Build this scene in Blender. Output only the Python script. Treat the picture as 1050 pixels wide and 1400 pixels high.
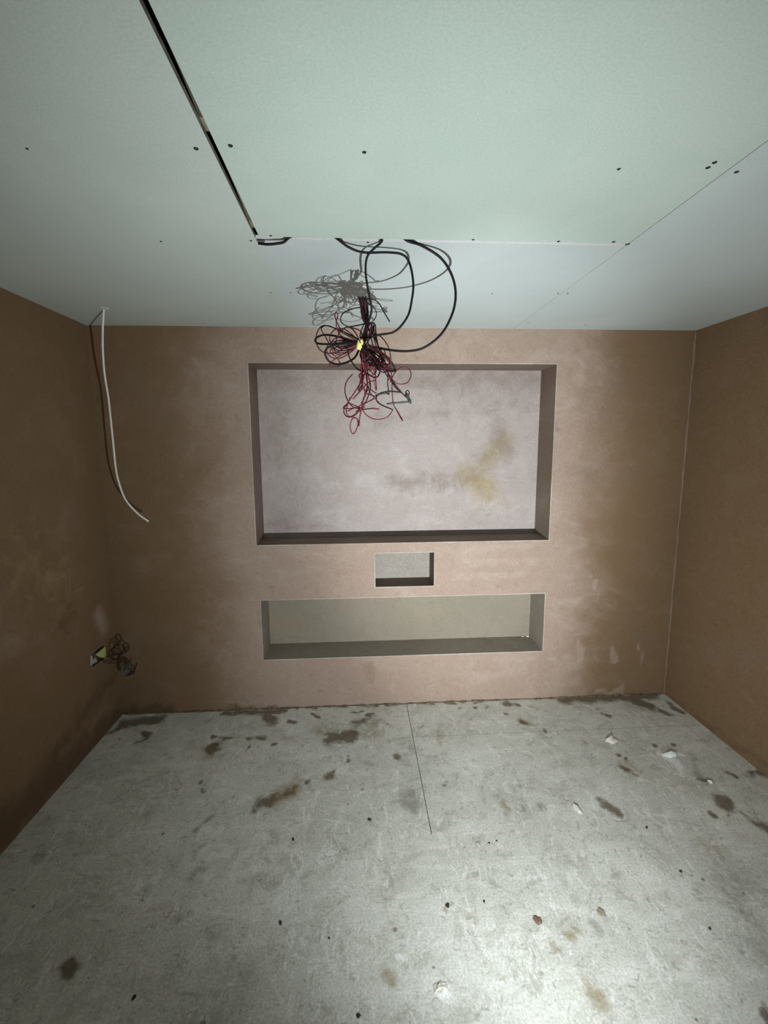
import bpy, math, random
import numpy as np
from mathutils import Vector, Matrix

# ------------------------------------------------------------------ clear
for o in list(bpy.data.objects):
    bpy.data.objects.remove(o, do_unlink=True)
scene = bpy.context.scene
col = scene.collection
random.seed(7)
rng = np.random.default_rng(7)

# ------------------------------------------------------------------ camera
W, H, D = 3.6311, 2.4, 2.8467          # room width, height, distance of the niche wall
REAR = -1.35                            # wall behind the photographer
CAM = np.array([1.5341, 0.0, 1.7140])
F = 628.54                              # focal length in pixels of the 1050 x 1400 frame
PITCH, YAW, ROLL = -0.14506, -0.05784, -0.00583
cx_, sx_ = math.cos(PITCH), math.sin(PITCH)
cy_, sy_ = math.cos(YAW), math.sin(YAW)
FW = np.array([-sy_*cx_, cy_*cx_, sx_])
RT0 = np.array([cy_, sy_, 0.0])
UP0 = np.cross(RT0, FW)
RT = RT0*math.cos(ROLL) + UP0*math.sin(ROLL)
UP = -RT0*math.sin(ROLL) + UP0*math.cos(ROLL)

cam_data = bpy.data.cameras.new('camera')
cam = bpy.data.objects.new('camera', cam_data)
col.objects.link(cam)
cam_data.sensor_fit = 'HORIZONTAL'
cam_data.sensor_width = 36.0
cam_data.lens = F*36.0/1050.0
cam_data.clip_start = 0.02
m = Matrix.Identity(4)
for r_ in range(3):
    m[r_][0], m[r_][1], m[r_][2], m[r_][3] = RT[r_], UP[r_], -FW[r_], CAM[r_]
cam.matrix_world = m
scene.camera = cam

# ------------------------------------------------------------------ world, light, exposure
world = bpy.data.worlds.new('world')
scene.world = world
world.use_nodes = True
bg = world.node_tree.nodes['Background']
bg.inputs[0].default_value = (0.6, 0.7, 0.7, 1)
bg.inputs[1].default_value = 0.0

# the hand torch that lights the unlit room: low, an arm's length in front of the camera;
# its reflector throws a broad upright spill and a brighter core
LIGHT = Vector((1.85, 0.43, 0.79))
def torch_beam(name, energy, size, axis, scale, roll=0.0):
    lamp = bpy.data.lights.new(name, 'SPOT')
    lamp.energy = energy
    lamp.color = (0.94, 1.0, 1.0)
    lamp.shadow_soft_size = 0.006
    lamp.spot_size = math.radians(size)
    lamp.spot_blend = 1.0
    o = bpy.data.objects.new(name, lamp)
    col.objects.link(o)
    o.location = LIGHT
    o.rotation_euler = (Vector(axis).to_track_quat('-Z', 'Y').to_matrix() @ Matrix.Rotation(roll, 3, 'Z')).to_euler()
    o.scale = scale
torch_beam('torch_spill', 142.0, 160, (0.13, 0.95, 0.25), (0.64, 1.5, 1.0), math.radians(16))
torch_beam('torch_core', 165.0, 56, (0.40, 2.42, 0.64), (1.0, 1.85, 1.0), math.radians(5))

scene.view_settings.view_transform = 'Standard'
scene.view_settings.look = 'None'
scene.view_settings.exposure = 0.0
scene.view_settings.gamma = 1.0
scene.view_settings.use_curve_mapping = False

# ------------------------------------------------------------------ helpers
def ray(u, v):
    return FW + RT*(u-525.0)/F - UP*(v-700.0)/F
def hit(u, v, ax, val):
    d = ray(u, v)
    return CAM + d*((val-CAM[ax])/d[ax])
def floor_at(u, v): return hit(u, v, 2, 0.0)
def ceil_at(u, v): return hit(u, v, 2, H)
def wall_at(u, v): return hit(u, v, 1, D)
def depth_at(u, v, y): return hit(u, v, 1, y)

def link(name, me, mat=None, parent=None):
    o = bpy.data.objects.new(name, me)
    col.objects.link(o)
    if mat is not None and me is not None and not me.materials:
        me.materials.append(mat)
    if parent is not None:
        o.parent = parent
        if parent.type == 'EMPTY' or parent.location.length > 0:
            o.matrix_parent_inverse = Matrix.Translation(-Vector(parent.location))
    return o
def mesh(name, verts, faces, smooth=False):
    me = bpy.data.meshes.new(name)
    me.from_pydata([tuple(map(float, v)) for v in verts], [], faces)
    me.update()
    if smooth:
        me.polygons.foreach_set('use_smooth', [True]*len(me.polygons))
    return me
def tag(o, label=None, cat=None, group=None, kind=None):
    if label: o['label'] = label
    if cat: o['category'] = cat
    if group: o['group'] = group
    if kind: o['kind'] = kind
    return o
def empty(name, loc):
    o = bpy.data.objects.new(name, None)
    o.empty_display_size = 0.05
    col.objects.link(o)
    o.location = tuple(map(float, loc))
    return o

BOXF = [(0,3,2,1),(4,5,6,7),(0,1,5,4),(1,2,6,5),(2,3,7,6),(3,0,4,7)]
def box(x0, x1, y0, y1, z0, z1):
    return [(x0,y0,z0),(x1,y0,z0),(x1,y1,z0),(x0,y1,z0),(x0,y0,z1),(x1,y0,z1),(x1,y1,z1),(x0,y1,z1)]

def spline(pts, n=6):
    p = [np.array(q, float) for q in pts]
    p = [2*p[0]-p[1]] + p + [2*p[-1]-p[-2]]
    out = []
    for i in range(1, len(p)-2):
        a, b, c, d = p[i-1], p[i], p[i+1], p[i+2]
        for k in range(n):
            t = k/n
            out.append(0.5*((2*b) + (c-a)*t + (2*a-5*b+4*c-d)*t*t + (3*b-a-3*c+d)*t**3))
    out.append(p[-2])
    return out
def tube(name, pts, r, sides=7, n=6, taper=None):
    s = spline(pts, n) if n > 1 else [np.array(q, float) for q in pts]
    N = len(s)
    T = []
    for i in range(N):
        t = s[min(i+1, N-1)] - s[max(i-1, 0)]
        T.append(t/(np.linalg.norm(t)+1e-12))
    ref = np.array([0.3, 0.2, 1.0])
    if abs(T[0] @ ref) > 0.9: ref = np.array([1.0, 0.1, 0.2])
    nrm = np.cross(T[0], ref); nrm /= np.linalg.norm(nrm)
    V, Fc = [], []
    for i in range(N):
        nrm = nrm - T[i]*(nrm @ T[i]); nrm /= (np.linalg.norm(nrm)+1e-12)
        b = np.cross(T[i], nrm)
        rr = r if taper is None else r*taper(i/(N-1))
        for k in range(sides):
            a = 2*math.pi*k/sides
            V.append(s[i] + rr*(nrm*math.cos(a) + b*math.sin(a)))
    for i in range(N-1):
        for k in range(sides):
            k2 = (k+1) % sides
            Fc.append((i*sides+k, i*sides+k2, (i+1)*sides+k2, (i+1)*sides+k))
    Fc.append(tuple(range(sides-1, -1, -1)))
    Fc.append(tuple((N-1)*sides+k for k in range(sides)))
    return mesh(name, V, Fc, True)

def grid(name, us, vs, pos, skip=None, attrs=None, col_attr=None, flip=False):
    """grid of quads over the lines us x vs; pos maps (u, v) arrays to xyz arrays"""
    us, vs = np.asarray(us), np.asarray(vs)
    U, Vv = np.meshgrid(us, vs, indexing='ij')
    X, Y, Z = pos(U, Vv)
    co = np.stack([X+0*U, Y+0*U, Z+0*U], -1).reshape(-1, 3)
    nu, nv = len(us), len(vs)
    I, J = np.meshgrid(np.arange(nu-1), np.arange(nv-1), indexing='ij')
    a = I*nv+J
    q = np.stack([a, a+nv, a+nv+1, a+1], -1).reshape(-1, 4)
    if skip is not None:
        uc = (us[:-1]+us[1:])/2; vc = (vs[:-1]+vs[1:])/2
        UC, VC = np.meshgrid(uc, vc, indexing='ij')
        q = q[~skip(UC, VC).reshape(-1)]
    if flip: q = q[:, ::-1]
    me = bpy.data.meshes.new(name)
    me.vertices.add(len(co)); me.vertices.foreach_set('co', co.astype(np.float32).ravel())
    me.loops.add(q.size); me.loops.foreach_set('vertex_index', q.astype(np.int32).ravel())
    me.polygons.add(len(q)); me.polygons.foreach_set('loop_start', np.arange(0, q.size, 4, dtype=np.int32))
    me.update(calc_edges=True)
    for k, fn in (attrs or {}).items():
        at = me.attributes.new(k, 'FLOAT', 'POINT')
        at.data.foreach_set('value', np.clip(fn(co), 0, 1).astype(np.float32))
    me.validate()
    return me
def lines(a, b, step, extra=()):
    n = max(1, int(round((b-a)/step)))
    base = list(np.linspace(a, b, n+1))
    for e in extra:
        if a < e < b:
            base = [t for t in base if abs(t-e) > step*0.45 or t in (a, b)]
    return np.array(sorted(set([round(float(t), 5) for t in base] + [round(float(e), 5) for e in extra if a < e < b])))

# ------------------------------------------------------------------ material helpers
class NT:
    def __init__(self, name, rough=0.8, spec=0.3):
        self.m = bpy.data.materials.new(name); self.m.use_nodes = True
        self.t = self.m.node_tree; self.n = self.t.nodes; self.l = self.t.links
        self.b = self.n['Principled BSDF']
        self.b.inputs['Roughness'].default_value = rough
        self.b.inputs['Specular IOR Level'].default_value = spec
        g = self.n.new('ShaderNodeNewGeometry'); self.pos = g.outputs['Position']
    def put(self, sock, val):
        if hasattr(val, 'is_linked'): self.l.new(val, sock)
        elif isinstance(val, (tuple, list)) and len(val) == 3 and sock.type == 'RGBA': sock.default_value = (*val, 1)
        else: sock.default_value = val
    def noise(self, scale, detail=4, rough=0.55, stretch=None, dist=0.0, off=(0,0,0)):
        n = self.n.new('ShaderNodeTexNoise'); n.inputs['Scale'].default_value = scale
        n.inputs['Detail'].default_value = detail; n.inputs['Roughness'].default_value = rough
        n.inputs['Distortion'].default_value = dist
        mp = self.n.new('ShaderNodeMapping'); self.l.new(self.pos, mp.inputs['Vector'])
        mp.inputs['Location'].default_value = off
        if stretch: mp.inputs['Scale'].default_value = stretch
        self.l.new(mp.outputs[0], n.inputs['Vector'])
        return n.outputs['Fac']
    def attr(self, name):
        a = self.n.new('ShaderNodeAttribute'); a.attribute_name = name
        return a.outputs['Fac']
    def math(self, op, a, b=0.0, c=None):
        n = self.n.new('ShaderNodeMath'); n.operation = op
        self.put(n.inputs[0], a); self.put(n.inputs[1], b)
        if c is not None: self.put(n.inputs[2], c)
        return n.outputs[0]
    def step(self, x, lo, hi, o0=0.0, o1=1.0):
        n = self.n.new('ShaderNodeMapRange'); n.interpolation_type = 'SMOOTHSTEP'
        self.put(n.inputs['Value'], x)
        n.inputs['From Min'].default_value = lo; n.inputs['From Max'].default_value = hi
        n.inputs['To Min'].default_value = o0; n.inputs['To Max'].default_value = o1
        return n.outputs['Result']
    def mix(self, fac, a, b, mode='MIX'):
        n = self.n.new('ShaderNodeMix'); n.data_type = 'RGBA'; n.blend_type = mode
        self.put(n.inputs[0], fac)
        self.put(n.inputs[6], a); self.put(n.inputs[7], b)
        return n.outputs[2]
    def base(self, c): self.put(self.b.inputs['Base Color'], c)
    def rough(self, c): self.put(self.b.inputs['Roughness'], c)
    def bump(self, h, strength=0.3, dist=0.01):
        n = self.n.new('ShaderNodeBump'); n.inputs['Strength'].default_value = strength
        n.inputs['Distance'].default_value = dist
        self.put(n.inputs['Height'], h); self.l.new(n.outputs[0], self.b.inputs['Normal'])
    def grain(self, c, amount=0.12, scale=160):
        g = self.noise(scale, 2, 0.6)
        g2 = self.step(g, 0.25, 0.75, 1-amount, 1+amount)
        cb = self.n.new('ShaderNodeCombineColor')
        for k in range(3): self.l.new(g2, cb.inputs[k])
        return self.mix(1.0, c, cb.outputs[0], 'MULTIPLY')

def plain(name, c, rough=0.6, var=0.12, scale=40, spec=0.3, metal=0.0):
    t = NT(name, rough, spec)
    n = t.noise(scale, 3)
    t.base(t.mix(t.step(n, 0.3, 0.7), tuple(x*(1-var) for x in c), tuple(min(1, x*(1+var)) for x in c)))
    t.b.inputs['Metallic'].default_value = metal
    return t.m

def plaster(name, dry_sheen, damp, pale, use_attr=True):
    """skim plaster: damp brown drying out in pale pink patches, trowel streaks"""
    t = NT(name, 0.75, 0.25)
    big = t.noise(1.7, 5, 0.6, dist=0.6)
    mid = t.noise(6.0, 5, 0.65, dist=0.8, off=(3, 1, 7))
    streak = t.noise(3.0, 6, 0.7, stretch=(1.0, 1.0, 1.6), dist=1.2, off=(9, 2, 1))
    if use_attr:
        d = t.math('ADD', t.attr('dry_sheen'), t.math('MULTIPLY', t.math('SUBTRACT', big, 0.5), 0.9))
        d = t.math('ADD', d, t.math('MULTIPLY', t.math('SUBTRACT', mid, 0.5), 0.45))
    else:
        d = t.math('ADD', 0.5, t.math('MULTIPLY', t.math('SUBTRACT', big, 0.5), 1.4))
    f = t.step(d, 0.1, 0.9)
    c = t.mix(f, damp, dry_sheen)
    amt = t.math('MULTIPLY_ADD', f, 0.85, 0.15)
    c = t.mix(t.math('MULTIPLY', t.math('MULTIPLY', t.step(streak, 0.48, 0.74), 0.5), amt), c, pale)
    c = t.mix(t.math('MULTIPLY', t.step(mid, 0.58, 0.8), 0.3), c, tuple(x*0.72 for x in damp))
    if use_attr:
        mk = t.step(t.math('ADD', t.attr('mark'), t.math('MULTIPLY', t.math('SUBTRACT', t.noise(22, 3), 0.5), 0.6)), 0.25, 0.7)
        c = t.mix(t.math('MULTIPLY', mk, 0.36), c, pale)
        st = t.step(t.math('ADD', t.attr('stain'), t.math('MULTIPLY', t.math('SUBTRACT', t.noise(9, 5, 0.65, dist=1.0), 0.5), 0.9)), 0.25, 0.75)
        c = t.mix(t.math('MULTIPLY', st, 0.75), c, (0.13, 0.08, 0.045))
        yl = t.step(t.math('ADD', t.attr('yellow'), t.math('MULTIPLY', t.math('SUBTRACT', t.noise(8, 6, 0.7, dist=1.2, off=(4, 4, 4)), 0.5), 1.5)), 0.15, 1.05)
        c = t.mix(t.math('MULTIPLY', yl, 0.85), c, (0.42, 0.325, 0.17))
        gy = t.step(t.math('ADD', t.attr('smudge_shade'), t.math('MULTIPLY', t.math('SUBTRACT', t.noise(7, 6, 0.7, dist=1.2, off=(1, 8, 4)), 0.5), 1.5)), 0.15, 1.05)
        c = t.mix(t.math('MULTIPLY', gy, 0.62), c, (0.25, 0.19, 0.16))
    fleck = t.noise(28, 5, 0.72, dist=1.0, off=(6, 6, 6))
    c = t.mix(t.math('MULTIPLY', t.math('MULTIPLY', t.step(fleck, 0.52, 0.70), 0.35), amt), c, pale)
    c = t.mix(t.math('MULTIPLY', t.step(fleck, 0.45, 0.28), 0.30), c, tuple(x*0.7 for x in damp))
    c = t.grain(c, 0.15, 150)
    t.base(c)
    h = t.math('ADD', t.math('MULTIPLY', streak, 0.6), t.math('MULTIPLY', mid, 0.4))
    if use_attr: h = t.math('ADD', h, t.attr('mark'))
    t.bump(h, 0.25, 0.006)
    t.rough(t.step(mid, 0.3, 0.7, 0.62, 0.85))
    return t.m

M = {}
M['wall'] = plaster('pink_plaster', (0.415, 0.306, 0.25), (0.237, 0.152, 0.086), (0.53, 0.43, 0.37))
M['niche_big'] = plaster('pale_dry_plaster', (0.50, 0.43, 0.415), (0.35, 0.285, 0.26), (0.66, 0.60, 0.58))
M['niche_low'] = plaster('grey_plaster', (0.38, 0.335, 0.27), (0.29, 0.25, 0.195), (0.44, 0.40, 0.33))
M['niche_small'] = plaster('grey_pink_plaster', (0.42, 0.38, 0.345), (0.34, 0.30, 0.265), (0.48, 0.44, 0.4))
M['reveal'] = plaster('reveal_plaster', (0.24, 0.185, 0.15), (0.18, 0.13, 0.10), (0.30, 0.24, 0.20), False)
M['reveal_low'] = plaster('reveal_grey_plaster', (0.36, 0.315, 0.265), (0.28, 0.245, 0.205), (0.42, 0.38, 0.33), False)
M['bead'] = plaster('bead_plaster', (0.62, 0.55, 0.49), (0.36, 0.28, 0.23), (0.72, 0.68, 0.62), False)

M['fillet'] = plaster('fillet_plaster', (0.31, 0.235, 0.18), (0.24, 0.165, 0.11), (0.36, 0.29, 0.24), False)

def board(name, c, c2):
    t = NT(name, 0.7, 0.25)
    n1 = t.noise(1.6, 5, 0.6, dist=0.4); n2 = t.noise(9, 5, 0.7, dist=0.6, off=(2, 5, 1))
    cc = t.mix(t.step(n1, 0.3, 0.7), c, c2)
    cc = t.mix(t.math('MULTIPLY', t.step(n2, 0.5, 0.8), 0.25), cc, tuple(min(1, x*1.12) for x in c2))
    t.base(t.grain(cc, 0.06, 170))
    t.bump(t.noise(220, 2), 0.12, 0.002)
    return t.m
M['board_left'] = board('greenish_grey_board_paper', (0.545, 0.617, 0.577), (0.59, 0.66, 0.62))
M['board_green'] = board('moisture_board_paper', (0.535, 0.64, 0.585), (0.585, 0.68, 0.625))
M['board_grey'] = board('grey_board_paper', (0.55, 0.62, 0.62), (0.60, 0.668, 0.67))
M['board_blue'] = board('bluish_board_paper', (0.55, 0.62, 0.65), (0.60, 0.67, 0.70))
M['gypsum'] = plain('gypsum_edge', (0.93, 0.94, 0.93), 0.9, 0.04, 60)
M['paper_edge'] = plain('board_paper_edge', (0.23, 0.22, 0.18), 0.85, 0.3, 30)
M['timber'] = plain('rough_joist_timber', (0.30, 0.25, 0.17), 0.85, 0.25, 25)
M['void'] = plain('dark_roof_void', (0.03, 0.028, 0.025), 0.95, 0.2, 10)
M['screw'] = plain('black_phosphate_screw', (0.012, 0.012, 0.013), 0.55, 0.2, 90)
M['black'] = plain('black_cable_sheath', (0.005, 0.005, 0.006), 0.5, 0.2, 60, 0.22)
M['black2'] = plain('dull_black_wire', (0.011, 0.007, 0.008), 0.5, 0.25, 60, 0.25)
M['red'] = plain('dark_red_wire', (0.16, 0.014, 0.024), 0.5, 0.3, 50, 0.3)
M['maroon'] = plain('maroon_wire', (0.055, 0.008, 0.014), 0.5, 0.3, 50, 0.3)
M['tape'] = plain('yellow_tape', (0.92, 0.84, 0.30), 0.5, 0.08, 70, 0.4)
M['metal'] = plain('dull_metal_connector', (0.045, 0.045, 0.036), 0.45, 0.3, 60, 0.4, 0.1)
M['white_pvc'] = plain('white_cable_sheath', (0.95, 0.94, 0.90), 0.45, 0.03, 40, 0.4)
M['grey_pvc'] = plain('grey_cable_sheath', (0.13, 0.115, 0.10), 0.35, 0.15, 40, 0.5)
M['brown_pvc'] = plain('brown_wire', (0.07, 0.035, 0.02), 0.45, 0.2, 40, 0.4)
M['box_white'] = plain('white_back_box', (0.50, 0.49, 0.45), 0.5, 0.15, 30)
M['earth'] = plain('yellow_green_sleeve', (0.62, 0.68, 0.26), 0.5, 0.1, 60)
M['chip'] = plain('white_plaster_chip', (0.74, 0.72, 0.66), 0.9, 0.12, 60)
M['chip_bright'] = plain('bright_gypsum_chunk', (0.90, 0.92, 0.92), 0.9, 0.05, 60)
M['crumb'] = plain('dark_crumb', (0.05, 0.042, 0.034), 0.9, 0.3, 80)
M['splat'] = plain('dried_plaster_splat', (0.15, 0.115, 0.078), 0.85, 0.5, 60)
M['splat_tan'] = plain('tan_plaster_splat', (0.30, 0.26, 0.19), 0.85, 0.25, 45)

def floor_mat():
    t = NT('dusty_sheet_floor', 0.8, 0.25)
    n1 = t.noise(1.8, 6, 0.62, dist=0.5); n2 = t.noise(7, 6, 0.7, dist=0.8, off=(3, 3, 0))
    sw = t.noise(4.0, 7, 0.72, stretch=(1.0, 3.2, 1.0), dist=0.9, off=(8, 1, 0))
    fine = t.noise(45, 4, 0.7)
    c = t.mix(t.step(n1, 0.3, 0.72), (0.58, 0.585, 0.535), (0.72, 0.73, 0.68))
    c = t.mix(t.math('MULTIPLY', t.step(sw, 0.48, 0.66), 0.5), c, (0.84, 0.84, 0.80))
    c = t.mix(t.math('MULTIPLY', t.step(n2, 0.48, 0.68), 0.5), c, (0.43, 0.42, 0.37))
    c = t.mix(t.math('MULTIPLY', t.step(t.noise(2.6, 5, 0.65, off=(1, 6, 2)), 0.55, 0.8), 0.35), c, (0.60, 0.68, 0.645))
    blot = t.noise(5.0, 7, 0.75, dist=1.4, off=(12, 4, 0))
    c = t.mix(t.math('MULTIPLY', t.step(blot, 0.53, 0.68), 0.45), c, (0.27, 0.25, 0.205))
    scuff = t.noise(16.0, 6, 0.75, stretch=(1.0, 0.45, 1.0), dist=1.6, off=(2, 9, 0))
    c = t.mix(t.math('MULTIPLY', t.step(scuff, 0.53, 0.64), 0.6), c, (0.87, 0.88, 0.85))
    c = t.mix(t.math('MULTIPLY', t.step(t.noise(30.0, 5, 0.7, dist=1.0, off=(7, 7, 0)), 0.56, 0.68), 0.5), c, (0.22, 0.21, 0.175))
    # sparse dark specks
    v = t.n.new('ShaderNodeTexVoronoi'); v.inputs['Scale'].default_value = 17.0
    t.l.new(t.pos, v.inputs['Vector'])
    sep = t.n.new('ShaderNodeSeparateColor'); t.l.new(v.outputs['Color'], sep.inputs[0])
    keep = t.math('GREATER_THAN', sep.outputs[0], 0.80)
    rad = t.math('MULTIPLY', sep.outputs[1], 0.16)
    dd = t.math('ADD', v.outputs['Distance'], t.math('MULTIPLY', t.math('SUBTRACT', fine, 0.5), 0.12))
    spot = t.math('MULTIPLY', t.step(t.math('SUBTRACT', rad, dd), -0.01, 0.03), keep)
    c = t.mix(t.math('MULTIPLY', spot, 0.7), c, (0.12, 0.10, 0.075))
    edge = t.math('MULTIPLY', t.math('SUBTRACT', t.noise(34, 5, 0.7, dist=0.6), 0.5), 1.0)
    edge2 = t.math('MULTIPLY', t.math('SUBTRACT', t.noise(11, 5, 0.65, dist=0.6, off=(5, 5, 5)), 0.5), 0.9)
    ed = t.math('ADD', edge, edge2)
    for nm, lo, hi, k, cc in (('tan', 0.12, 0.85, 0.8, (0.33, 0.27, 0.17)), ('grey', 0.12, 0.85, 0.62, (0.20, 0.195, 0.165)),
                              ('brown', 0.14, 0.72, 0.85, (0.145, 0.102, 0.058)), ('powder', 0.12, 0.6, 0.9, (0.86, 0.88, 0.88))):
        s = t.step(t.math('MULTIPLY_ADD', ed, t.step(t.attr(nm), 0.0, 0.25), t.attr(nm)), lo, hi)
        c = t.mix(t.math('MULTIPLY', s, k), c, cc)
    t.base(t.grain(c, 0.16, 120))
    t.bump(t.math('ADD', t.math('MULTIPLY', sw, 0.7), t.math('MULTIPLY', fine, 0.3)), 0.35, 0.005)
    return t.m
M['floor'] = floor_mat()

# ------------------------------------------------------------------ setting: stain fields
def seg_field(co, a, b, r):
    """1 on the segment a-b falling to 0.5 at distance r and 0 at 2r"""
    a, b = np.asarray(a, float), np.asarray(b, float)
    ab = b-a; L2 = max(float(ab @ ab), 1e-12)
    t = np.clip(((co-a) @ ab)/L2, 0, 1)
    d = np.linalg.norm(co - (a + t[:, None]*ab), axis=1)
    return np.clip(1-d/(2*r), 0, 1)
WK = np.random.default_rng(77)
WF = [(WK.normal(0, f, 3), WK.uniform(0, 6.28), WK.normal(0, 1, 3)*a) for f, a in ((14, .016), (26, .011), (45, .008), (60, .006), (110, .004), (150, .003)) for _ in range(2)]
def warp(co):
    w = np.zeros_like(co)
    for k, ph, a in WF:
        w += np.sin(co @ k + ph)[:, None]*a
    return w*0.4
def field(segs, at, sc=(1.0, 1.0, 1.0), grow=1.0):
    sc = np.array(sc)
    pre = [(at(s[0], s[1])*sc, at(s[2], s[3])*sc, s[4]*grow, s[5] if len(s) > 5 else 1.0) for s in segs]
    def fn(co):
        out = np.zeros(len(co))
        co = (co + warp(co))*sc
        for a, b, r, k in pre:
            out = np.maximum(out, k*seg_field(co, a, b, r))
        return out
    return fn
zero = lambda co: np.zeros(len(co))

# floor marks, each a stroke between two points seen on the floor: (u, v, u, v, radius in m, strength)
BROWN = [
 (305,975,385,972,.022), (362,980,374,986,.030), (165,990,222,983,.03), (150,1002,170,990,.03,.8),
 (288,1024,300,1016,.028), (282,1007,318,1009,.008), (340,1010,360,1010,.014,.9), (376,1018,378,1018,.014),
 (352,1020,353,1022,.010), (338,1021,338,1026,.008), (452,1010,482,1006,.038), (480,990,500,984,.020,.8),
 (545,1032,546,1034,.018), (470,1039,472,1039,.012), (355,1099,368,1094,.030), (376,1091,400,1081,.022,.75), (828,1099,840,1111,.022), (985,1097,992,1100,.036), (448,1062,455,1060,.022,.85), (418,1071,422,1068,.012),
 (281,1063,276,1069,.008), (276,1079,278,1081,.010), (296,1108,300,1104,.005), (494,1083,497,1082,.008),
 (504,1119,506,1122,.008), (606,1071,607,1072,.014), (693,963,697,962,.020), (650,967,652,967,.014), (690,975,692,975,.014),
 (680,956,760,955,.012,.8), (715,987,722,990,.014,.9), (741,999,742,999,.010),
 (770,957,895,951,.030), (870,960,890,966,.038), (905,970,912,974,.024), (918,962,930,974,.020), (820,971,830,978,.016),
 (852,1048,858,1052,.018), (866,1056,872,1060,.012), (995,1058,1004,1063,.016), (1018,1058,1030,1058,.016), (1040,1058,1049,1060,.02),
 (935,958,960,982,.02,.85), (968,1112,976,1116,.014), (1046,1132,1050,1136,.03), (922,1018,924,1020,.016), (855,1038,856,1038,.01),
 (842,1032,843,1032,.01), (893,1018,894,1019,.014), (950,1066,970,1066,.010,.8), (1020,1112,1040,1126,.01,.8), (92,1326,97,1324,.022), (1046,1392,1050,1396,.02),
 (480,975,500,972,.010), (430,978,434,979,.014), (397,985,401,987,.014), (416,988,420,990,.012), (505,978,512,976,.012), (571,993,573,993,.010),
 (530,964,560,962,.010,.9), (570,963,670,960,.008,.9), (400,968,520,965,.008,.8), (625,969,626,969,.012), (668,968,670,968,.012), (704,964,706,964,.016), (822,1102,824,1103,.006), (185,1015,200,1010,.014,.8), (196,1002,200,1004,.016),
]
TAN = [
 (300,1018,285,1032,.03,.8), (376,1091,404,1080,.036), (440,1000,510,1000,.05,.6), (500,985,515,1000,.05,.55), (690,1098,694,1104,.018,.8),
 (606,1000,600,1010,.05,.5), (813,1354,819,1362,.026), (824,1370,836,1384,.007,.7), (530,1330,535,1336,.016), (775,1281,779,1281,.010), (786,1274,789,1275,.010),
 (675,1322,679,1328,.016,.75), (745,1290,755,1298,.014,.6), (612,1243,614,1246,.008), (715,985,725,990,.025,.8), (870,1050,850,1045,.03,.6), (960,1150,980,1160,.04,.5), (640,1250,650,1256,.012,.5), (663,1310,664,1310,.01,.5),
]
GREY = [
 (268,1132,285,1118,.014), (300,1100,320,1090,.010,.8), (420,1080,424,1078,.012), (556,1092,564,1102,.034), (735,1100,738,1104,.012), (715,1105,716,1110,.012,.8),
 (822,1246,824,1250,.012,.8), (806,1265,815,1270,.014,.7), (785,1305,790,1315,.010,.6), (920,1225,926,1235,.010,.8), (230,1262,245,1258,.014,.6), (290,1278,292,1282,.012,.8),
 (240,1330,230,1345,.03,.5), (270,1190,262,1200,.03,.55), (50,1170,56,1172,.02,.7), (760,1060,775,1068,.014,.6), (850,1110,880,1150,.02,.45), (460,1268,470,1268,.012,.6),
 (190,1010,200,1005,.02,.8), (1000,1200,1040,1300,.10,.5), (940,1030,960,1065,.02,.7), (640,985,655,984,.012,.6), (183,1364,184,1364,.008), (800,1020,812,1040,.03,.5), (330,1340,300,1380,.05,.45), (520,1020,500,1050,.03,.45),
]
POWDER = [(915,1036,925,1048,.020), (905,1031,927,1031,.012), (925,1050,935,1062,.012,.6), (866,1010,868,1010,.006,.9), (600,1003,770,1003,.004,.55),
 (602,1352,612,1356,.02,.8), (575,1105,581,1135,.004,.8), (545,1290,550,1300,.006,.7), (548,1305,555,1310,.012,.7)]
FS = (1.0, 0.68, 1.0)
FA = {'brown': field(BROWN, floor_at, FS, 0.92), 'tan': field(TAN, floor_at, FS, 1.0), 'grey': field(GREY, floor_at, FS), 'powder': field(POWDER, floor_at)}

def floor_sheet(x0, x1, y0, y1):
    me = grid('floor_sheet', lines(x0, x1, 0.009), lines(y0, y1, 0.009),
              lambda U, V: (U, V, 0*U), attrs=FA)
    # turn the sheet's rim down so the joints are real gaps
    n0 = len(me.vertices)
    o = link('floor_sheet', me, M['floor'], floor)
    return o
floor = tag(link('floor', mesh('floor', box(0, W, REAR, D, -0.12, -0.018), BOXF), M['void']), kind='structure')
floor_sheet(0, 1.8405, 1.800, D)
floor_sheet(1.8435, W, 1.800, 2.4885)
floor_sheet(1.8435, W, 2.4900, D)
floor_sheet(0, W, REAR, 1.800)

# ------------------------------------------------------------------ walls
TV = (0.903, 2.763, 1.100, 2.195, 0.24)
SM = (1.641, 2.019, 0.812, 1.032, 0.19)
LO = (0.913, 2.755, 0.343, 0.740, 0.24)
NICHES = (TV, SM, LO)

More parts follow.
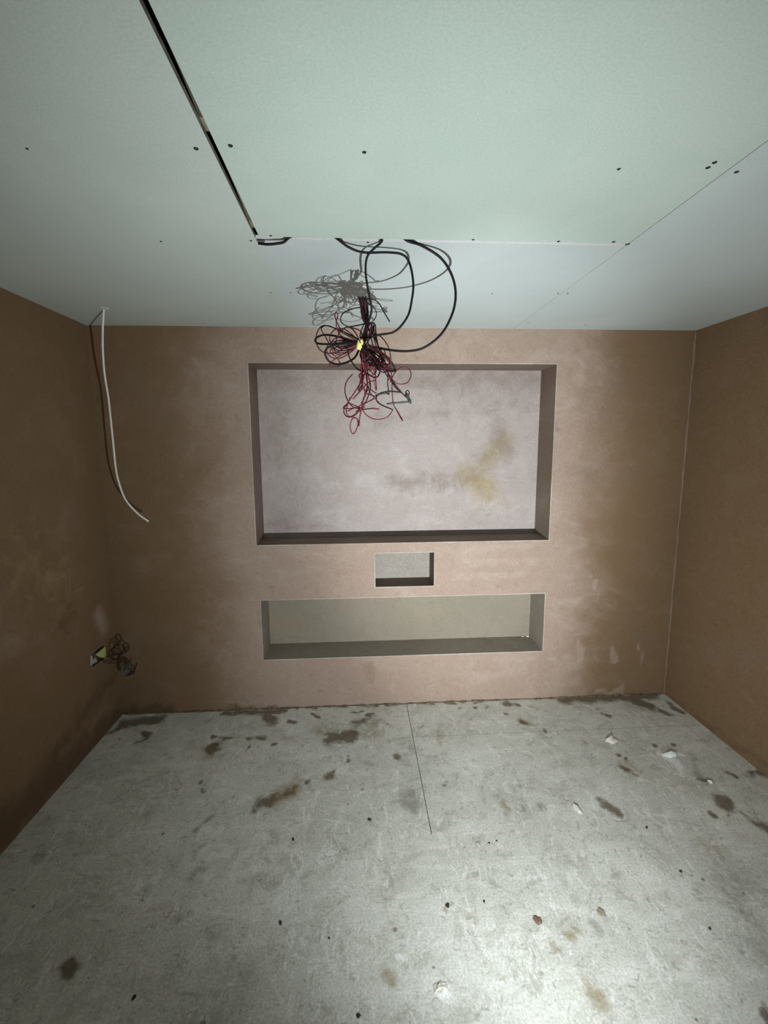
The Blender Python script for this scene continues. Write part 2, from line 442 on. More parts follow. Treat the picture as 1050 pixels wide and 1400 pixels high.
def dry_back(co):
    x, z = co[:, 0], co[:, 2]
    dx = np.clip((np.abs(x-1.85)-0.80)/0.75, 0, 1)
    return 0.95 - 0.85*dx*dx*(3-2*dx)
MARKS = [(806,792,816,808,.012), (816,808,818,824,.008), (790,880,793,905,.016), (838,885,842,905,.014), (872,880,875,905,.010,.8), (846,935,853,945,.012), (810,948,850,946,.010),
 (640,770,740,764,.02,.8), (620,790,720,784,.014,.8), (640,752,730,745,.02,.8), (650,930,720,915,.03,.6), (400,945,520,940,.02,.5), (322,486,330,500,.02,.6), (775,470,780,500,.02,.6), (352,660,352,740,.008,.6), (770,880,765,840,.02,.5), (335,700,352,760,.02,.4), (330,540,340,640,.02,.4)]
wall_attrs = {'dry_sheen': dry_back, 'mark': field(MARKS, wall_at, grow=1.35),
              'stain': field([(160,975,230,972,.05,.9), (310,968,385,970,.02,.9), (800,950,905,947,.010,.7), (130,480,150,900,.02,.5)], wall_at),
              'yellow': zero, 'smudge_shade': field([(780,640,860,650,.10,.5), (830,470,850,560,.10,.5), (180,520,250,600,.15,.5), (850,850,880,880,.1,.4)], wall_at)}
def in_holes(U, V, holes):
    s = np.zeros(U.shape, bool)
    for x0, x1, z0, z1 in holes:
        s |= (U > x0) & (U < x1) & (V > z0) & (V < z1)
    return s
ex = [n[0] for n in NICHES] + [n[1] for n in NICHES]
ez = [n[2] for n in NICHES] + [n[3] for n in NICHES]
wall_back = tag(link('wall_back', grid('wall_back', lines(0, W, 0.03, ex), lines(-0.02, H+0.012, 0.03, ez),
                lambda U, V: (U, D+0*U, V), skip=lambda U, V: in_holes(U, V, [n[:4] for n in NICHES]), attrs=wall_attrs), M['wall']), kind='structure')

def niche(n, mat_back, mat_side, attrs, label):
    x0, x1, z0, z1, d = n
    me = grid('niche', lines(x0, x1, 0.03), lines(z0, z1, 0.03), lambda U, V: (U, D+d+0*U, V), attrs=attrs)
    back = link('niche', me, mat_back, wall_back); back['label'] = label
    b = 0.0
    for verts, nm in (([(x0,D,z0),(x1,D,z0),(x1,D+d,z0),(x0,D+d,z0)], 'niche_sill'), ([(x0,D,z1),(x0,D+d,z1),(x1,D+d,z1),(x1,D,z1)], 'niche_soffit'),
                      ([(x0,D,z0),(x0,D+d,z0),(x0,D+d,z1),(x0,D,z1)], 'niche_reveal'), ([(x1,D,z0),(x1,D,z1),(x1,D+d,z1),(x1,D+d,z0)], 'niche_reveal')):
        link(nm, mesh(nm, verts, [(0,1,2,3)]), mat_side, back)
    # thin metal-and-plaster beads that stiffen the arrises
    w, p = 0.006, 0.0015
    for bx_ in ((x0-w, x1+w, z0-w, z0), (x0-w, x1+w, z1, z1+w), (x0-w, x0, z0, z1), (x1, x1+w, z0, z1)):
        link('corner_bead', mesh('corner_bead', box(bx_[0], bx_[1], D-p, D+0.004, bx_[2], bx_[3]), BOXF), M['bead'], back)
    return back
nb_at = lambda u, v: hit(u, v, 1, D+0.24)
niche(TV, M['niche_big'], M['reveal'], {'dry_sheen': lambda co: 0.75+0*co[:, 0], 'mark': field([(400,720,500,715,.02,.4), (640,680,700,700,.06,.6), (700,600,720,640,.04,.5)], nb_at),
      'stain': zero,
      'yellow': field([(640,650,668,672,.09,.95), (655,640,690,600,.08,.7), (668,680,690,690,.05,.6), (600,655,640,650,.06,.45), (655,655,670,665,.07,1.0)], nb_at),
      'smudge_shade': field([(540,655,560,665,.06,.9), (560,660,645,655,.07,.85), (650,640,690,600,.07,.7), (680,580,690,620,.08,.8), (370,715,440,722,.04,.7), (520,575,620,560,.06,.6), (360,520,480,520,.12,.6), (560,520,730,520,.12,.7), (380,560,400,700,.16,.55), (640,560,720,550,.10,.55), (430,620,470,680,.10,.35)], nb_at)},  # damp grey smudges; top and left strokes also paint in the torch's falloff
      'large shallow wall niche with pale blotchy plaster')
niche(SM, M['niche_small'], M['reveal'], {'dry_sheen': lambda co: 0.6+0*co[:, 0], 'mark': zero, 'stain': zero, 'yellow': zero, 'smudge_shade': zero}, 'small letterbox-sized wall niche')
niche(LO, M['niche_low'], M['reveal_low'], {'dry_sheen': lambda co: 0.6+0*co[:, 0], 'mark': field([(722,815,724,866,.006,.8), (712,868,722,866,.010)], nb_at), 'stain': zero,
      'yellow': field([(380,850,420,860,.09,.5), (560,840,600,840,.12,.3)], nb_at), 'smudge_shade': zero}, 'long low wall niche with greyish plaster')

# socket hole in the left wall
SOCK = (2.575, 2.715, 0.455, 0.540)
la = lambda u, v: hit(u, v, 0, 0.0)
left_attrs = {'dry_sheen': lambda co: np.maximum(0.12+0*co[:, 0], 0.75*seg_field(co, la(135,838), la(142,858), .05)) , 'mark': field([(132,840,141,862,.022,.75)], la),  # pale patch above the socket: sheen of wet plaster painted into the colour
              'stain': field([(5,1130,160,985,.10,.9), (150,500,162,960,.03,.5), (40,1080,150,930,.10,.6), (80,860,95,840,.08,.6)], la),
              'yellow': field([(20,760,90,800,.2,.4)], la), 'smudge_shade': zero}
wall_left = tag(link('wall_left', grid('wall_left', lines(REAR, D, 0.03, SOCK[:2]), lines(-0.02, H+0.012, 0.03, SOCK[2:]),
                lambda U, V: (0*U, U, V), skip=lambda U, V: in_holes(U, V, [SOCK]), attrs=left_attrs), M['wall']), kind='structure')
ra = lambda u, v: hit(u, v, 0, W)
right_attrs = {'dry_sheen': lambda co: -0.1+0*co[:, 0], 'mark': zero, 'stain': field([(920,955,1050,1052,.035,.6)], ra), 'yellow': zero, 'smudge_shade': field([(960,880,1050,900,.15,.5)], ra)}
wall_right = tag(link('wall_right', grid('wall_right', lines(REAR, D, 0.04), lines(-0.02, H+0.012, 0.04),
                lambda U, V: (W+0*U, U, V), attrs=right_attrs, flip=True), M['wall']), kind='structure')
rear_attrs = {'dry_sheen': lambda co: 0.35+0*co[:, 0], 'mark': zero, 'stain': zero, 'yellow': zero, 'smudge_shade': zero}
wall_front = tag(link('wall_front', grid('wall_front', lines(0, W, 0.06), lines(-0.02, H+0.012, 0.06),
                lambda U, V: (U, REAR+0*U, V), attrs=rear_attrs, flip=True), M['wall']), kind='structure')
# plaster fillet down the right-hand corner, and the ragged plaster line along the foot of the wall
def wavy_strip(name, a, b, r, n, amp, seed, mat):
    rs = np.random.default_rng(seed)
    a, b = np.array(a, float), np.array(b, float)
    pts = [a+(b-a)*i/n + rs.normal(0, amp, 3) for i in range(n+1)]
    rad = [1+rs.uniform(-.35, .5) for _ in range(n+1)]
    return link(name, tube(name, pts, r, 6, 2, lambda t: rad[min(n, int(t*n))]), mat)
tag(wavy_strip('trim_1', (W-0.002, D-0.002, 0.0), (W-0.002, D-0.002, H), 0.006, 40, 0.0008, 3, M['fillet']), kind='structure')
tag(wavy_strip('trim_2', (0.02, D-0.001, 0.0), (W-0.02, D-0.001, 0.0), 0.007, 90, 0.0012, 4, M['splat']), kind='structure')

# ------------------------------------------------------------------ ceiling boards
GX0, GX1 = 1.206, 1.2205         # open joint left of the green board
CY0, CY1 = 1.661, 1.681          # cross joint the cables come through
RX = 2.486                       # tight joint on the right
T_ = 0.0125
ceiling = tag(link('ceiling', mesh('ceiling', box(-0.05, W+0.05, REAR-0.05, D+0.05, H+0.16, H+0.2), BOXF), M['void']), kind='structure')
def plasterboard(x0, x1, y0, y1, mat, edge, drop=0.0, label=None):
    nx, ny = max(1, int((x1-x0)/0.3)), max(1, int((y1-y0)/0.3))
    me = mesh('plasterboard', box(x0, x1, y0, y1, H-drop, H-drop+T_), BOXF)
    me.materials.append(mat); me.materials.append(edge)
    for p in me.polygons:
        if abs(p.normal.z) < 0.5: p.material_index = 1
    o = link('plasterboard', me, None, ceiling)
    if label: o['label'] = label
    return o
pb_left = plasterboard(0, GX0, REAR, D, M['board_left'], M['paper_edge'])
pb_mid = plasterboard(GX1, RX-0.001, REAR, CY0, M['board_green'], M['gypsum'], 0, 'pale green ceiling board')
pb_front = plasterboard(GX0, RX-0.0004, CY1, D, M['board_grey'], M['gypsum'], 0.0)
pb_right = plasterboard(RX+0.001, W, REAR, D, M['board_grey'], M['paper_edge'])
for y0 in (1.14, 1.585, 0.62, 2.2):
    link('joist', mesh('joist', box(0.9 if y0 < 2 else 0.0, 2.7 if y0 < 2 else W, y0, y0+0.045, H+T_+0.001 if y0 > 1.2 else H+T_+0.012, H+0.16), BOXF), M['timber'], ceiling)

# countersunk drywall screws, one mesh shared by all
def screw_mesh():
    V, Fc, n = [], [], 10
    for r, z in ((0.0060, -0.0002), (0.0052, -0.0012), (0.0022, -0.0009)):
        for k in range(n):
            a = 2*math.pi*k/n
            V.append((r*math.cos(a), r*math.sin(a), z))
    V.append((0, 0, 0.0006))
    for i in range(2):
        for k in range(n):
            k2 = (k+1) % n
            Fc.append((i*n+k, (i+1)*n+k, (i+1)*n+k2, i*n+k2))
    for k in range(n): Fc.append((2*n+k, 3*n, 2*n+(k+1) % n))
    me = mesh('screw', V, Fc); me.materials.append(M['screw'])
    return me
sm = screw_mesh()
for u, v, s in ((268,203,1), (315,199,1), (498,208,.9), (846,231,.8), (968,229,1), (977,222,1), (1007,235,1), (37,203,.6), (220,330,.7), (343,329,.8), (371,324,.8),
                (503,328,.8), (646,329,.8), (763,330.5,.9), (839,330.5,1), (859,333.5,1), (370,400,.7), (397,400,.7), (673,401,.7), (763,401,.8), (776,401,.8), (722,441,.6), (800,444,.6), (280,441,.5)):
    p = ceil_at(u, v)
    par = pb_left if p[0] < GX0 else pb_right if p[0] > RX else pb_mid if p[1] < CY0+0.006 else pb_front
    y = p[1]
    if par is pb_mid: y = min(y, CY0-0.008)
    if par is pb_front: y = max(y, CY1+0.008)
    o = link('screw', sm, None, par)
    o.location = (p[0], y, H)
    o.scale = (s, s, 1)

# ------------------------------------------------------------------ hanging cable bundle
HUB_Y = 1.83
SLOT_Y = (CY0+CY1)/2
def ztop(p):      # keep a point just under the ceiling
    return np.array([p[0], p[1], min(p[2], H-0.006)])
def path(px, ys):
    n = len(px)
    return [ztop(depth_at(u, v, ys(i/(n-1)) if callable(ys) else ys)) for i, (u, v) in enumerate(px)]
hub = depth_at(491, 471, HUB_Y)
bundle = tag(empty('cable_bundle', (hub[0], SLOT_Y, H)), 'tangled bundle of black and dark red cables hanging from the slot in the ceiling', 'cable bundle')
def feed(px, r, y1):
    px = list(px)
    s = ceil_at(*px[0])
    pts = [np.array([s[0]-0.03, SLOT_Y+0.002, H+0.02]), np.array([s[0], SLOT_Y, H-0.001])]
    n = len(px)
    for i, (u, v) in enumerate(px[1:], 1):
        k = i/(n-1)
        pts.append(ztop(depth_at(u, v, SLOT_Y + (y1-SLOT_Y)*k)))
    return link('black_cable', tube('black_cable', pts, r, 8, 6), M['black'], bundle)
feed([(463,332),(477,338),(497,345),(530,345),(550,348),(560,360),(565,387),(563,410),(557,433),(540,453),(517,458),(497,464)], 0.0043, HUB_Y-0.01)
feed([(557,332),(577,336),(603,353),(618,377),(623,403),(618,430),(603,457),(580,475),(557,480),(530,478),(503,472)], 0.0046, HUB_Y)
feed([(522,332),(503,349),(500,373),(504,400),(508,423),(503,443),(495,468)], 0.0040, HUB_Y)

def cb(pts, seed, amp=0.05, dy=0.0):
    rs = np.random.default_rng(seed)
    ph, fq, off = rs.uniform(0, 6.28), rs.uniform(3, 7), rs.uniform(-.04, .04)
    out = []
    for i, (X, Y) in enumerate(pts):
        t = i/(len(pts)-1)
        out.append(ztop(depth_at(410+X/5.833, 370+Y/5.833, HUB_Y + dy + off + amp*math.sin(ph+fq*t))))
    return out
WIRES = [
 ('k',.0030,[(480,590),(400,560),(300,525),(200,512),(140,530),(122,558),(150,582),(260,585),(380,572),(480,595)]),
 ('m',.0018,[(490,560),(380,500),(260,452),(180,440),(135,500),(130,570),(160,630),(215,658),(300,650),(380,600),(480,580)]),
 ('r',.0017,[(480,560),(340,480),(305,430),(280,370),(290,328),(303,360),(290,430),(330,520),(470,580)]),
 ('k',.0032,[(475,625),(440,690),(380,730),(300,746),(235,725),(202,665),(222,615),(300,592),(420,582),(480,590)]),
 ('k',.0024,[(380,590),(385,660),(410,720),(460,785),(520,810),(590,850),(628,835),(635,770),(560,738),(520,700),(490,620)]),
 ('k',.0034,[(500,590),(540,600),(620,640),(700,695),(757,780),(735,800),(650,765),(580,680),(520,610)]),
 ('m',.0018,[(480,600),(330,640),(250,600),(200,520),(170,460),(230,440),(350,500),(470,570)]),
 ('r',.0016,[(470,600),(320,680),(235,745),(260,765),(320,755),(300,700),(240,640),(300,610),(450,590)]),
 ('k',.0017,[(500,560),(480,480),(370,440),(325,400),(345,340),(420,305),(480,295),(500,320)]),
 ('k',.0020,[(485,210),(500,230),(570,225),(630,260),(670,330),(715,405)]),
 ('k',.0016,[(500,225),(600,310),(605,370),(560,430),(520,520),(500,580)]),
 ('m',.0020,[(380,450),(470,435),(560,415),(600,430),(605,480),(620,580),(660,700),(740,900),(830,990)]),
 ('m',.0018,[(520,520),(620,510),(690,580),(720,660),(715,740),(640,740),(540,740),(500,640)]),
 ('r',.0019,[(500,600),(520,700),(520,800),(480,900),(410,1010),(365,1080),(350,1120),(370,1160),(420,1165),(470,1120),(520,1050)]),
 ('r',.0019,[(510,620),(490,780),(490,900),(520,960),(500,1050),(480,1150),(470,1240),(455,1180),(420,1180),(400,1240),(420,1300),(450,1270),(480,1160),(500,1060),(540,900),(520,780)]),
 ('m',.0018,[(420,825),(370,890),(360,970),(385,1040),(430,1090),(500,1105),(580,1098)]),
 ('r',.0017,[(520,780),(545,940),(600,1020),(635,1060)]),
 ('r',.0017,[(500,1110),(530,1150),(580,1180),(640,1185),(700,1165),(740,1115)]),
 ('r',.0016,[(720,890),(760,810),(810,770),(865,780),(887,830),(860,890),(800,905),(750,880),(700,810),(650,740)]),
 ('r',.0019,[(650,760),(700,800),(700,900),(710,985),(690,970)]),
 ('m',.0018,[(690,780),(730,820),(735,950),(745,1060),(770,1110),(820,1200)]),
 ('k',.0022,[(810,970),(700,963),(620,990),(612,1035),(650,1070),(720,1100),(742,1110)]),
 ('k',.0022,[(650,740),(680,780),(740,880),(800,960),(850,1010)]),
 ('r',.0016,[(520,720),(540,740),(580,830),(600,930),(610,950),(605,870),(600,780)]),
 ('r',.0018,[(520,1090),(350,1100),(390,1060),(450,1080),(500,1100),(460,1130),(400,1165),(370,1130),(380,1070),(400,1010)]),
 ('r',.0017,[(510,740),(520,810),(560,880),(520,1000),(490,1060)]),
 ('m',.0030,[(500,590),(520,700),(600,720),(680,760),(740,790)]),
 ('m',.0022,[(480,600),(490,700),(500,820),(490,940)]),
 ('m',.0020,[(520,600),(590,700),(640,770),(700,760),(660,730),(600,760),(540,760)]),
 ('k',.0020,[(500,600),(560,690),(640,760),(690,830),(710,870)]),
]
def wire(kind, r, pts):
    mat = {'k': M['black2'], 'r': M['red'], 'm': M['maroon']}[kind]
    nm = {'k': 'black_wire', 'r': 'red_wire', 'm': 'maroon_wire'}[kind]
    return link(nm, tube(nm, pts, r*1.3, 6, 5), mat, bundle)
for i, (k, r, pts) in enumerate(WIRES):
    wire(k, r, cb(pts, 100+i))
# the folded bight that stands up from the tape
for i in range(7):
    x = 470+i*9
    wire('m' if i % 3 else 'k', 0.0024, cb([(x, 205+6*(i % 3)), (x+8, 250), (x+18, 310), (x+30-2*i, 380), (520-4*i+18, 480), (505, 590)], 300+i, 0.012))
for i in range(4):
    x = 480+i*22
    wire('m', 0.0019, cb([(500, 590), (x, 520), (x+20, 450), (x+45, 415), (x+40, 470), (x, 560), (505, 610)], 320+i, 0.03))
# loose loops left of the tape
rs = np.random.default_rng(11)
for i in range(6):
    a = rs.uniform(150, 215)*math.pi/180; L = rs.uniform(180, 340); wd = rs.uniform(45, 95)
    c, s = math.cos(a), -math.sin(a)
    pts = []
    for t in np.linspace(0, 1, 9):
        al = L*math.sin(math.pi*t); ac = wd*math.sin(2*math.pi*t)
        pts.append((485+c*al-s*ac, 580+s*al*0.7+c*ac))
    wire('r' if i % 2 else 'm', 0.0016, cb(pts, 400+i, 0.07))
# knot of strands below and right of the tape, and more tails
rs = np.random.default_rng(23)
for i in range(12):
    a = rs.uniform(285, 335)*math.pi/180; L = rs.uniform(120, 300); wd = rs.uniform(20, 60)
    c, s = math.cos(a), -math.sin(a)
    pts = []
    for t in np.linspace(0, 1, 9):
        al = L*math.sin(math.pi*t)*(1+rs.uniform(-.1, .1)); ac = wd*math.sin(2*math.pi*t+rs.uniform(-.3, .3))
        pts.append((500+c*al-s*ac, 600+s*al+c*ac))
    wire('rmk'[i % 3], 0.0017, cb(pts, 430+i, 0.06))
for i in range(6):
    x = rs.uniform(460, 560)
    pts = [(500, 600)] + [(x+rs.uniform(-30, 30)+20*k*rs.uniform(-1, 1), 600+k*rs.uniform(70, 95)) for k in range(1, 5+i % 3)]
    wire('mr'[i % 2], 0.0018, cb(pts, 460+i, 0.05))
for i in range(5):
    x = rs.uniform(520, 610)
    pts = [(500, 590), (x-20, rs.uniform(480, 540)), (x, rs.uniform(420, 450)), (x+rs.uniform(0, 25), rs.uniform(500, 560)), (x+rs.uniform(20, 80), rs.uniform(640, 740)), (x+rs.uniform(60, 130), rs.uniform(760, 800))]
    wire('mk'[i % 2], 0.0019, cb(pts, 480+i, 0.04))
# tape round the hub, split ring of yellow film with a ragged end
def tape_mesh():
    V, Fc, n = [], [], 12
    ax = np.array([0.25, -0.3, 0.92]); ax /= np.linalg.norm(ax)
    e1 = np.cross(ax, [0, 1, 0]); e1 /= np.linalg.norm(e1); e2 = np.cross(ax, e1)
    c0 = np.array(depth_at(492, 471, HUB_Y-0.07))
    rr = np.random.default_rng(5)
    for j, (h, r) in enumerate(((-.018, .006), (-.014, .0110), (0, .0125), (.013, .0105), (.018, .005))):
        for k in range(n):
            a = 2*math.pi*k/n
            V.append(c0 + ax*(h+rr.normal(0, .001)) + (e1*math.cos(a)+e2*math.sin(a))*(r+rr.normal(0, .0008)))
    for j in range(4):
        for k in range(n): Fc.append((j*n+k, j*n+(k+1) % n, (j+1)*n+(k+1) % n, (j+1)*n+k))
    Fc.append(tuple(range(n-1, -1, -1))); Fc.append(tuple(4*n+k for k in range(n)))
    return mesh('tape', V, Fc)
link('tape', tape_mesh(), M['tape'], bundle)['label'] = 'yellow tape'
def pin(name, a, b, r, mat, seed):
    p = cb([a, ((a[0]+b[0])/2, (a[1]+b[1])/2), b], seed, 0.0)
    prof = [0.55, 0.9, 1.0, 1.0, 0.9, 0.9, 1.0, 0.8, 0.5]
    return link(name, tube(name, p, r, 8, 4, lambda t: prof[min(8, int(t*8.99))]), mat, bundle)
pin('connector', (690,1062), (872,1045), .0042, M['metal'], 500)
pin('connector', (845,975), (885,1060), .0072, M['metal'], 500)
pin('connector', (600,995), (700,975), .0032, M['metal'], 500)
wire('k', .0018, cb([(850,1000),(845,965),(862,955),(872,975),(860,1010)], 500, 0.0))
pin('sleeve', (575,1098), (632,1105), .0036, M['red'], 501)
pin('sleeve', (770,1110), (822,1200), .0038, M['red'], 502)

# short black cable lying along the end of the joint
pts = [np.array([ceil_at(397,329)[0]+0.03, SLOT_Y, H+0.02]), np.array([ceil_at(396,329)[0], SLOT_Y, H+0.002])]
for u, v, y in ((388,331,1.674), (378,333,1.671), (366,334,1.670), (353,332.5,1.672)):
    pts.append(depth_at(u, v, y))
tag(link('cable_stub', tube('cable_stub', pts, 0.0044, 8, 6), M['black']), 'short black cable end poking out where the dark ceiling gap meets the slot', 'cable')
def lump(name, c, sx, sy, sz, seed, mat, rot=0.0, jag=0.22, flat=False, n=9):
    """small irregular stone-like piece resting at c"""
    rr = np.random.default_rng(seed)
    V, Fc, rings = [], [], 4
    cr, sr = math.cos(rot), math.sin(rot)
    prof = [(0.82, 0.0), (1.0, 0.28), (0.86, 0.68), (0.42, 0.98)]
    wob = 1+rr.uniform(-jag, jag, n)
    for j, (r, h) in enumerate(prof):
        for k in range(n):
            a = 2*math.pi*k/n
            q = r*wob[k]*(1+rr.uniform(-jag, jag)*0.5)
            x, y = sx*q*math.cos(a), sy*q*math.sin(a)
            z = sz*h*(1+(rr.uniform(-jag, jag) if j > 0 else 0))
            V.append((c[0]+x*cr-y*sr, c[1]+x*sr+y*cr, c[2]+max(z, 0)))
    for j in range(rings-1):
        for k in range(n): Fc.append((j*n+k, j*n+(k+1) % n, (j+1)*n+(k+1) % n, (j+1)*n+k))
    Fc.append(tuple(range(n-1, -1, -1))); Fc.append(tuple((rings-1)*n+k for k in range(n)))
    return link(name, mesh(name, V, Fc, flat), mat)
p = ceil_at(357, 328)
o = lump('filler_dab', (p[0], p[1], H-0.010), 0.013, 0.008, 0.0105, 21, M['gypsum'])
tag(o, 'white dab of filler at the corner where the dark gap meets the slot', 'filler')

# white cable at the left
WPX = [(142,421,2.527),(140.6,445,2.56),(140.3,462,2.59),(140.6,481,2.62),(143,512,2.65),(148,543,2.68),(151.5,575,2.68),(154.7,606,2.67),(158,638,2.67),(162,658,2.67),(171,682,2.675),(187,701,2.685),(203,713,2.69)]
pts = [np.array(ceil_at(142, 421)) + [0, 0, 0.02]] + [depth_at(u, v, y) for u, v, y in WPX]
wc = tag(empty('white_cable', ceil_at(142, 421)), 'single white cable hanging from a hole in the ceiling near the left wall', 'cable')
link('sheath', tube('sheath', pts, 0.0052, 8, 6), M['white_pvc'], wc)
p = ceil_at(143, 421)
ring = []
rr = np.random.default_rng(8)
V, Fc, n = [], [], 14
for k in range(n):
    a = 2*math.pi*k/n; r1 = 0.007; r2 = 0.013+rr.uniform(0, 0.012)
    V += [(p[0]+r1*math.cos(a), p[1]+r1*math.sin(a), H-0.003), (p[0]+r2*math.cos(a), p[1]+r2*math.sin(a), H-0.0003)]
for k in range(n):
    k2 = (k+1) % n
    Fc.append((2*k, 2*k2, 2*k2+1, 2*k+1))
link('burr', mesh('burr', V, Fc), M['gypsum'], wc)['label'] = 'torn white paper edge of the drilled hole'

# ------------------------------------------------------------------ socket box and its cables, left wall
sb = tag(empty('socket_box', (0.0, (SOCK[0]+SOCK[1])/2, SOCK[2])), 'open socket back box set low in the left wall near the corner', 'socket box')
y0, y1, z0, z1 = SOCK
dpt = 0.035
V = [(0,y0,z0),(0,y1,z0),(0,y1,z1),(0,y0,z1),(-dpt,y0,z0),(-dpt,y1,z0),(-dpt,y1,z1),(-dpt,y0,z1)]
link('box', mesh('box', V, [(4,5,6,7),(0,4,7,3),(1,2,6,5),(0,1,5,4),(3,7,6,2)]), M['reveal'], sb)
fl = 0.008
for a in ((y0-fl, y1+fl, z0-fl, z0), (y0-fl, y1+fl, z1, z1+fl), (y0-fl, y0, z0, z1), (y1, y1+fl, z0, z1)):
    link('flange', mesh('flange', box(-0.001, 0.003, a[0], a[1], a[2], a[3]), BOXF), M['fillet'], sb)
def tri(nm, pts, th, mat):
    n = np.cross(np.array(pts[1])-pts[0], np.array(pts[2])-pts[0]); n = n/np.linalg.norm(n)*th
    k = len(pts)
    V = [np.array(q) for q in pts] + [np.array(q)+n for q in pts]
    return link(nm, mesh(nm, V, [tuple(range(k-1, -1, -1)), tuple(range(k, 2*k))] + [(i, (i+1) % k, k+(i+1) % k, k+i) for i in range(k)]), mat, sb)
la2 = lambda u, v, x: hit(u, v, 0, x)
tri('flap', [la2(143.5,884,.010), la2(130.5,895,.004), la2(137,899,.008), la2(145,899,.012)], 0.002, M['earth'])['label'] = 'yellow-green sleeve flap'
tri('flap', [la2(124,896,.006), la2(130,898,.008), la2(133,904,.008), la2(123.5,910,.006)], 0.002, M['box_white'])
o = lump('knockout', (0, 0, 0), .009, .009, .004, 31, M['screw']); o.parent = sb
o.matrix_parent_inverse = Matrix.Translation(-Vector(sb.location)); q = la2(128,898.5,.009)
o.matrix_basis = Matrix.Translation(Vector(map(float, q))) @ Matrix.Rotation(math.pi/2, 4, 'Y')

cc = tag(empty('cable_coil', (0.02, 2.70, 0.40)), 'coiled grey and brown cable tails hanging out of the socket box', 'cable')
def circ(u, v, ru, rv, y, turns=1.0, ph=0.0, n=12, dy=0.0):
    return [depth_at(u+ru*math.cos(ph+2*math.pi*turns*i/n), v+rv*math.sin(ph+2*math.pi*turns*i/n), y+dy*i/n) for i in range(n+1)]
for k in range(4):
    link('cable_loop', tube('cable_loop', circ(174, 915+k*0.5, 8.0-k*1.2, 9.5-k*1.3, 2.715+0.006*k, 1.0, k), 0.0045, 7, 3), M['grey_pvc'], cc)
for k, (u, v, ru, rv) in enumerate(((159,892,6,10), (157,894,8,8), (163,888,9,7), (172,885,4,6))):
    link('wire_loop', tube('wire_loop', circ(u, v, ru, rv, 2.70-0.01*k, 1.0, k*1.3), 0.0040, 7, 3), M['brown_pvc'], cc)
for k, px in enumerate(([(140,903),(150,907),(160,905),(168,900),(172,908)], [(144,898),(154,896),(165,893),(174,884),(177,886)], [(150,905),(160,900),(168,890),(170,884)],
                        [(176,922),(183,918),(186,910),(187,906)], [(172,905),(180,908),(184,914),(182,922)])):
    link('wire_tail', tube('wire_tail', [depth_at(u, v, min(2.66+0.012*i + 0.01*k, 2.76)) for i, (u, v) in enumerate(px)], 0.0036, 7, 5), M['brown_pvc'] if k != 3 else M['maroon'], cc)

# ------------------------------------------------------------------ debris on the floor and in the low niche
def on_floor(u, v): 
    p = floor_at(u, v); return (p[0], p[1], 0.0005)
tag(lump('plaster_chip', on_floor(835,1014), .028, .022, .026, 41, M['chip'], -.4, .34, n=5), 'off-white angular plaster chip on the floor below the right end of the low niche', 'debris')
tag(lump('plaster_chunk', on_floor(916,1033), .040, .016, .018, 42, M['chip_bright'], .1, .4, n=7), 'bright white crumbled plaster chunk in its own powder near the right wall', 'debris')
tag(lump('plaster_chip', on_floor(788,1107), .011, .034, .018, 43, M['chip'], .35, .34, n=5), 'narrow off-white plaster sliver left of the dark oval stain', 'debris')
tag(lump('plaster_chip', on_floor(971,1070), .009, .011, .012, 44, M['chip_bright'], .2), 'tiny bright white chip beyond the dark round stain at the right', 'debris')
tag(lump('plaster_chunk', on_floor(603,1352), .022, .016, .012, 45, M['chip'], .5, .4, n=6), 'flaky whitish plaster lump at the bottom centre of the floor', 'debris')
crumbs = [(384,1262,.009,'black crumb alone on the bright floor left of centre'), (401,1148,.009,'black crumb below the long two-part brown smear'),
          (505,1121,.010,'dark crumb between the two-part brown smear and the floor joint'), (931,1192,.009,'black crumb with a white edge on the floor below the dark round stain'),
          (612,1239,.011,'curled dark flake left of the small reddish brown splat'), (970,1270,.008,'dark crumb at the lower right of the floor'),
          (490,1389,.009,'dark crumb at the bottom edge of the picture, left of the flaky lump'), (884,1132,.009,'dark crumb below and right of the dark oval stain'),
          (183,1364,.009,'dark crumb at the lower left, right of the dark brown blotch'), (598,1353,.009,'black crumb stuck to the flaky whitish lump'),
          (679,1150,.006,'upper speck of the dark pair right of the floor joint'), (669,1153,.006,'lower speck of the dark pair right of the floor joint'),
          (450,1283,.006,'small dark speck right of the lone black crumb'), (662,1233,.007,'small dark crumb between the curled flake and the reddish brown splat')]
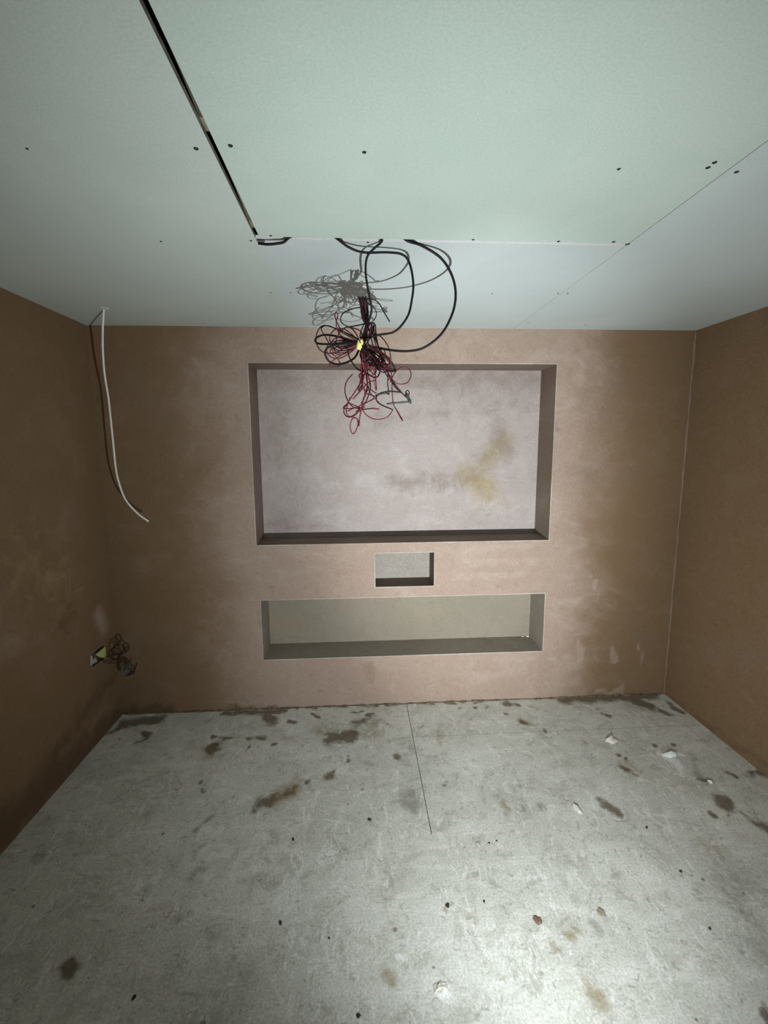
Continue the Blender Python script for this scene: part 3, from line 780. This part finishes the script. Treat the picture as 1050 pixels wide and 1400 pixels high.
for i, (u, v, s, lb) in enumerate(crumbs):
    tag(lump('crumb', on_floor(u, v), s*.62, s*.8, s*0.6, 60+i, M['crumb'], i*.7, 0.35), lb, 'debris', 'dark crumbs on the floor')
def splat(u, v, sx, sy, rot, seed, mat, lb):
    rr = np.random.default_rng(seed); c = on_floor(u, v); n = 30
    ph = rr.uniform(0, 6.28, 4); cr, sr = math.cos(rot), math.sin(rot)
    V = []
    for f, h in ((1.0, 0.0), (0.9, .0016), (0.55, .0028), (0.2, .0026)):
        for k in range(n):
            a = 2*math.pi*k/n
            q = f*(1+.06*math.sin(2*a+ph[0])+.07*math.sin(3*a+ph[1])+.06*math.sin(5*a+ph[2])+.05*math.sin(8*a+ph[3])+.04*math.sin(11*a+ph[0]))
            x, y = sx*q*math.cos(a), sy*q*math.sin(a)
            V.append((c[0]+x*cr-y*sr, c[1]+x*sr+y*cr, c[2]+h*(1+.2*math.sin(4*a+ph[2]))))
    Fc = [(j*n+k, j*n+(k+1) % n, (j+1)*n+(k+1) % n, (j+1)*n+k) for j in range(3) for k in range(n)]
    Fc.append(tuple(range(n-1, -1, -1))); Fc.append(tuple(3*n+k for k in range(n)))
    tag(link('plaster_splat', mesh('plaster_splat', V, Fc, True), mat), lb, 'splat', 'dried splats on the floor')
splat(735,1258,.015,.018,0,81,plain('reddish_splat', (.20,.135,.105), .85, .25, 45),'small round reddish brown splat on the bright floor')
splat(822,1247,.014,.018,.2,82,M['splat_tan'],'small olive grey splat right of the reddish brown one')
for i, (u, v, s) in enumerate(((718,867,.008), (712,868,.006), (722,864,.007))):
    p = hit(u, v, 2, LO[2]); 
    lb = ('largest of the white crumbs in the right back corner of the low niche', 'leftmost of the white crumbs in the right back corner of the low niche', 'rightmost of the white crumbs in the right back corner of the low niche')[i]
    tag(lump('niche_crumb', (min(p[0], LO[1]-.012), min(p[1], D+.24-.012), LO[2]+.0003), s, s, s*1.1, 90+i, M['chip_bright'], i), lb, 'debris', 'white crumbs in the low niche')
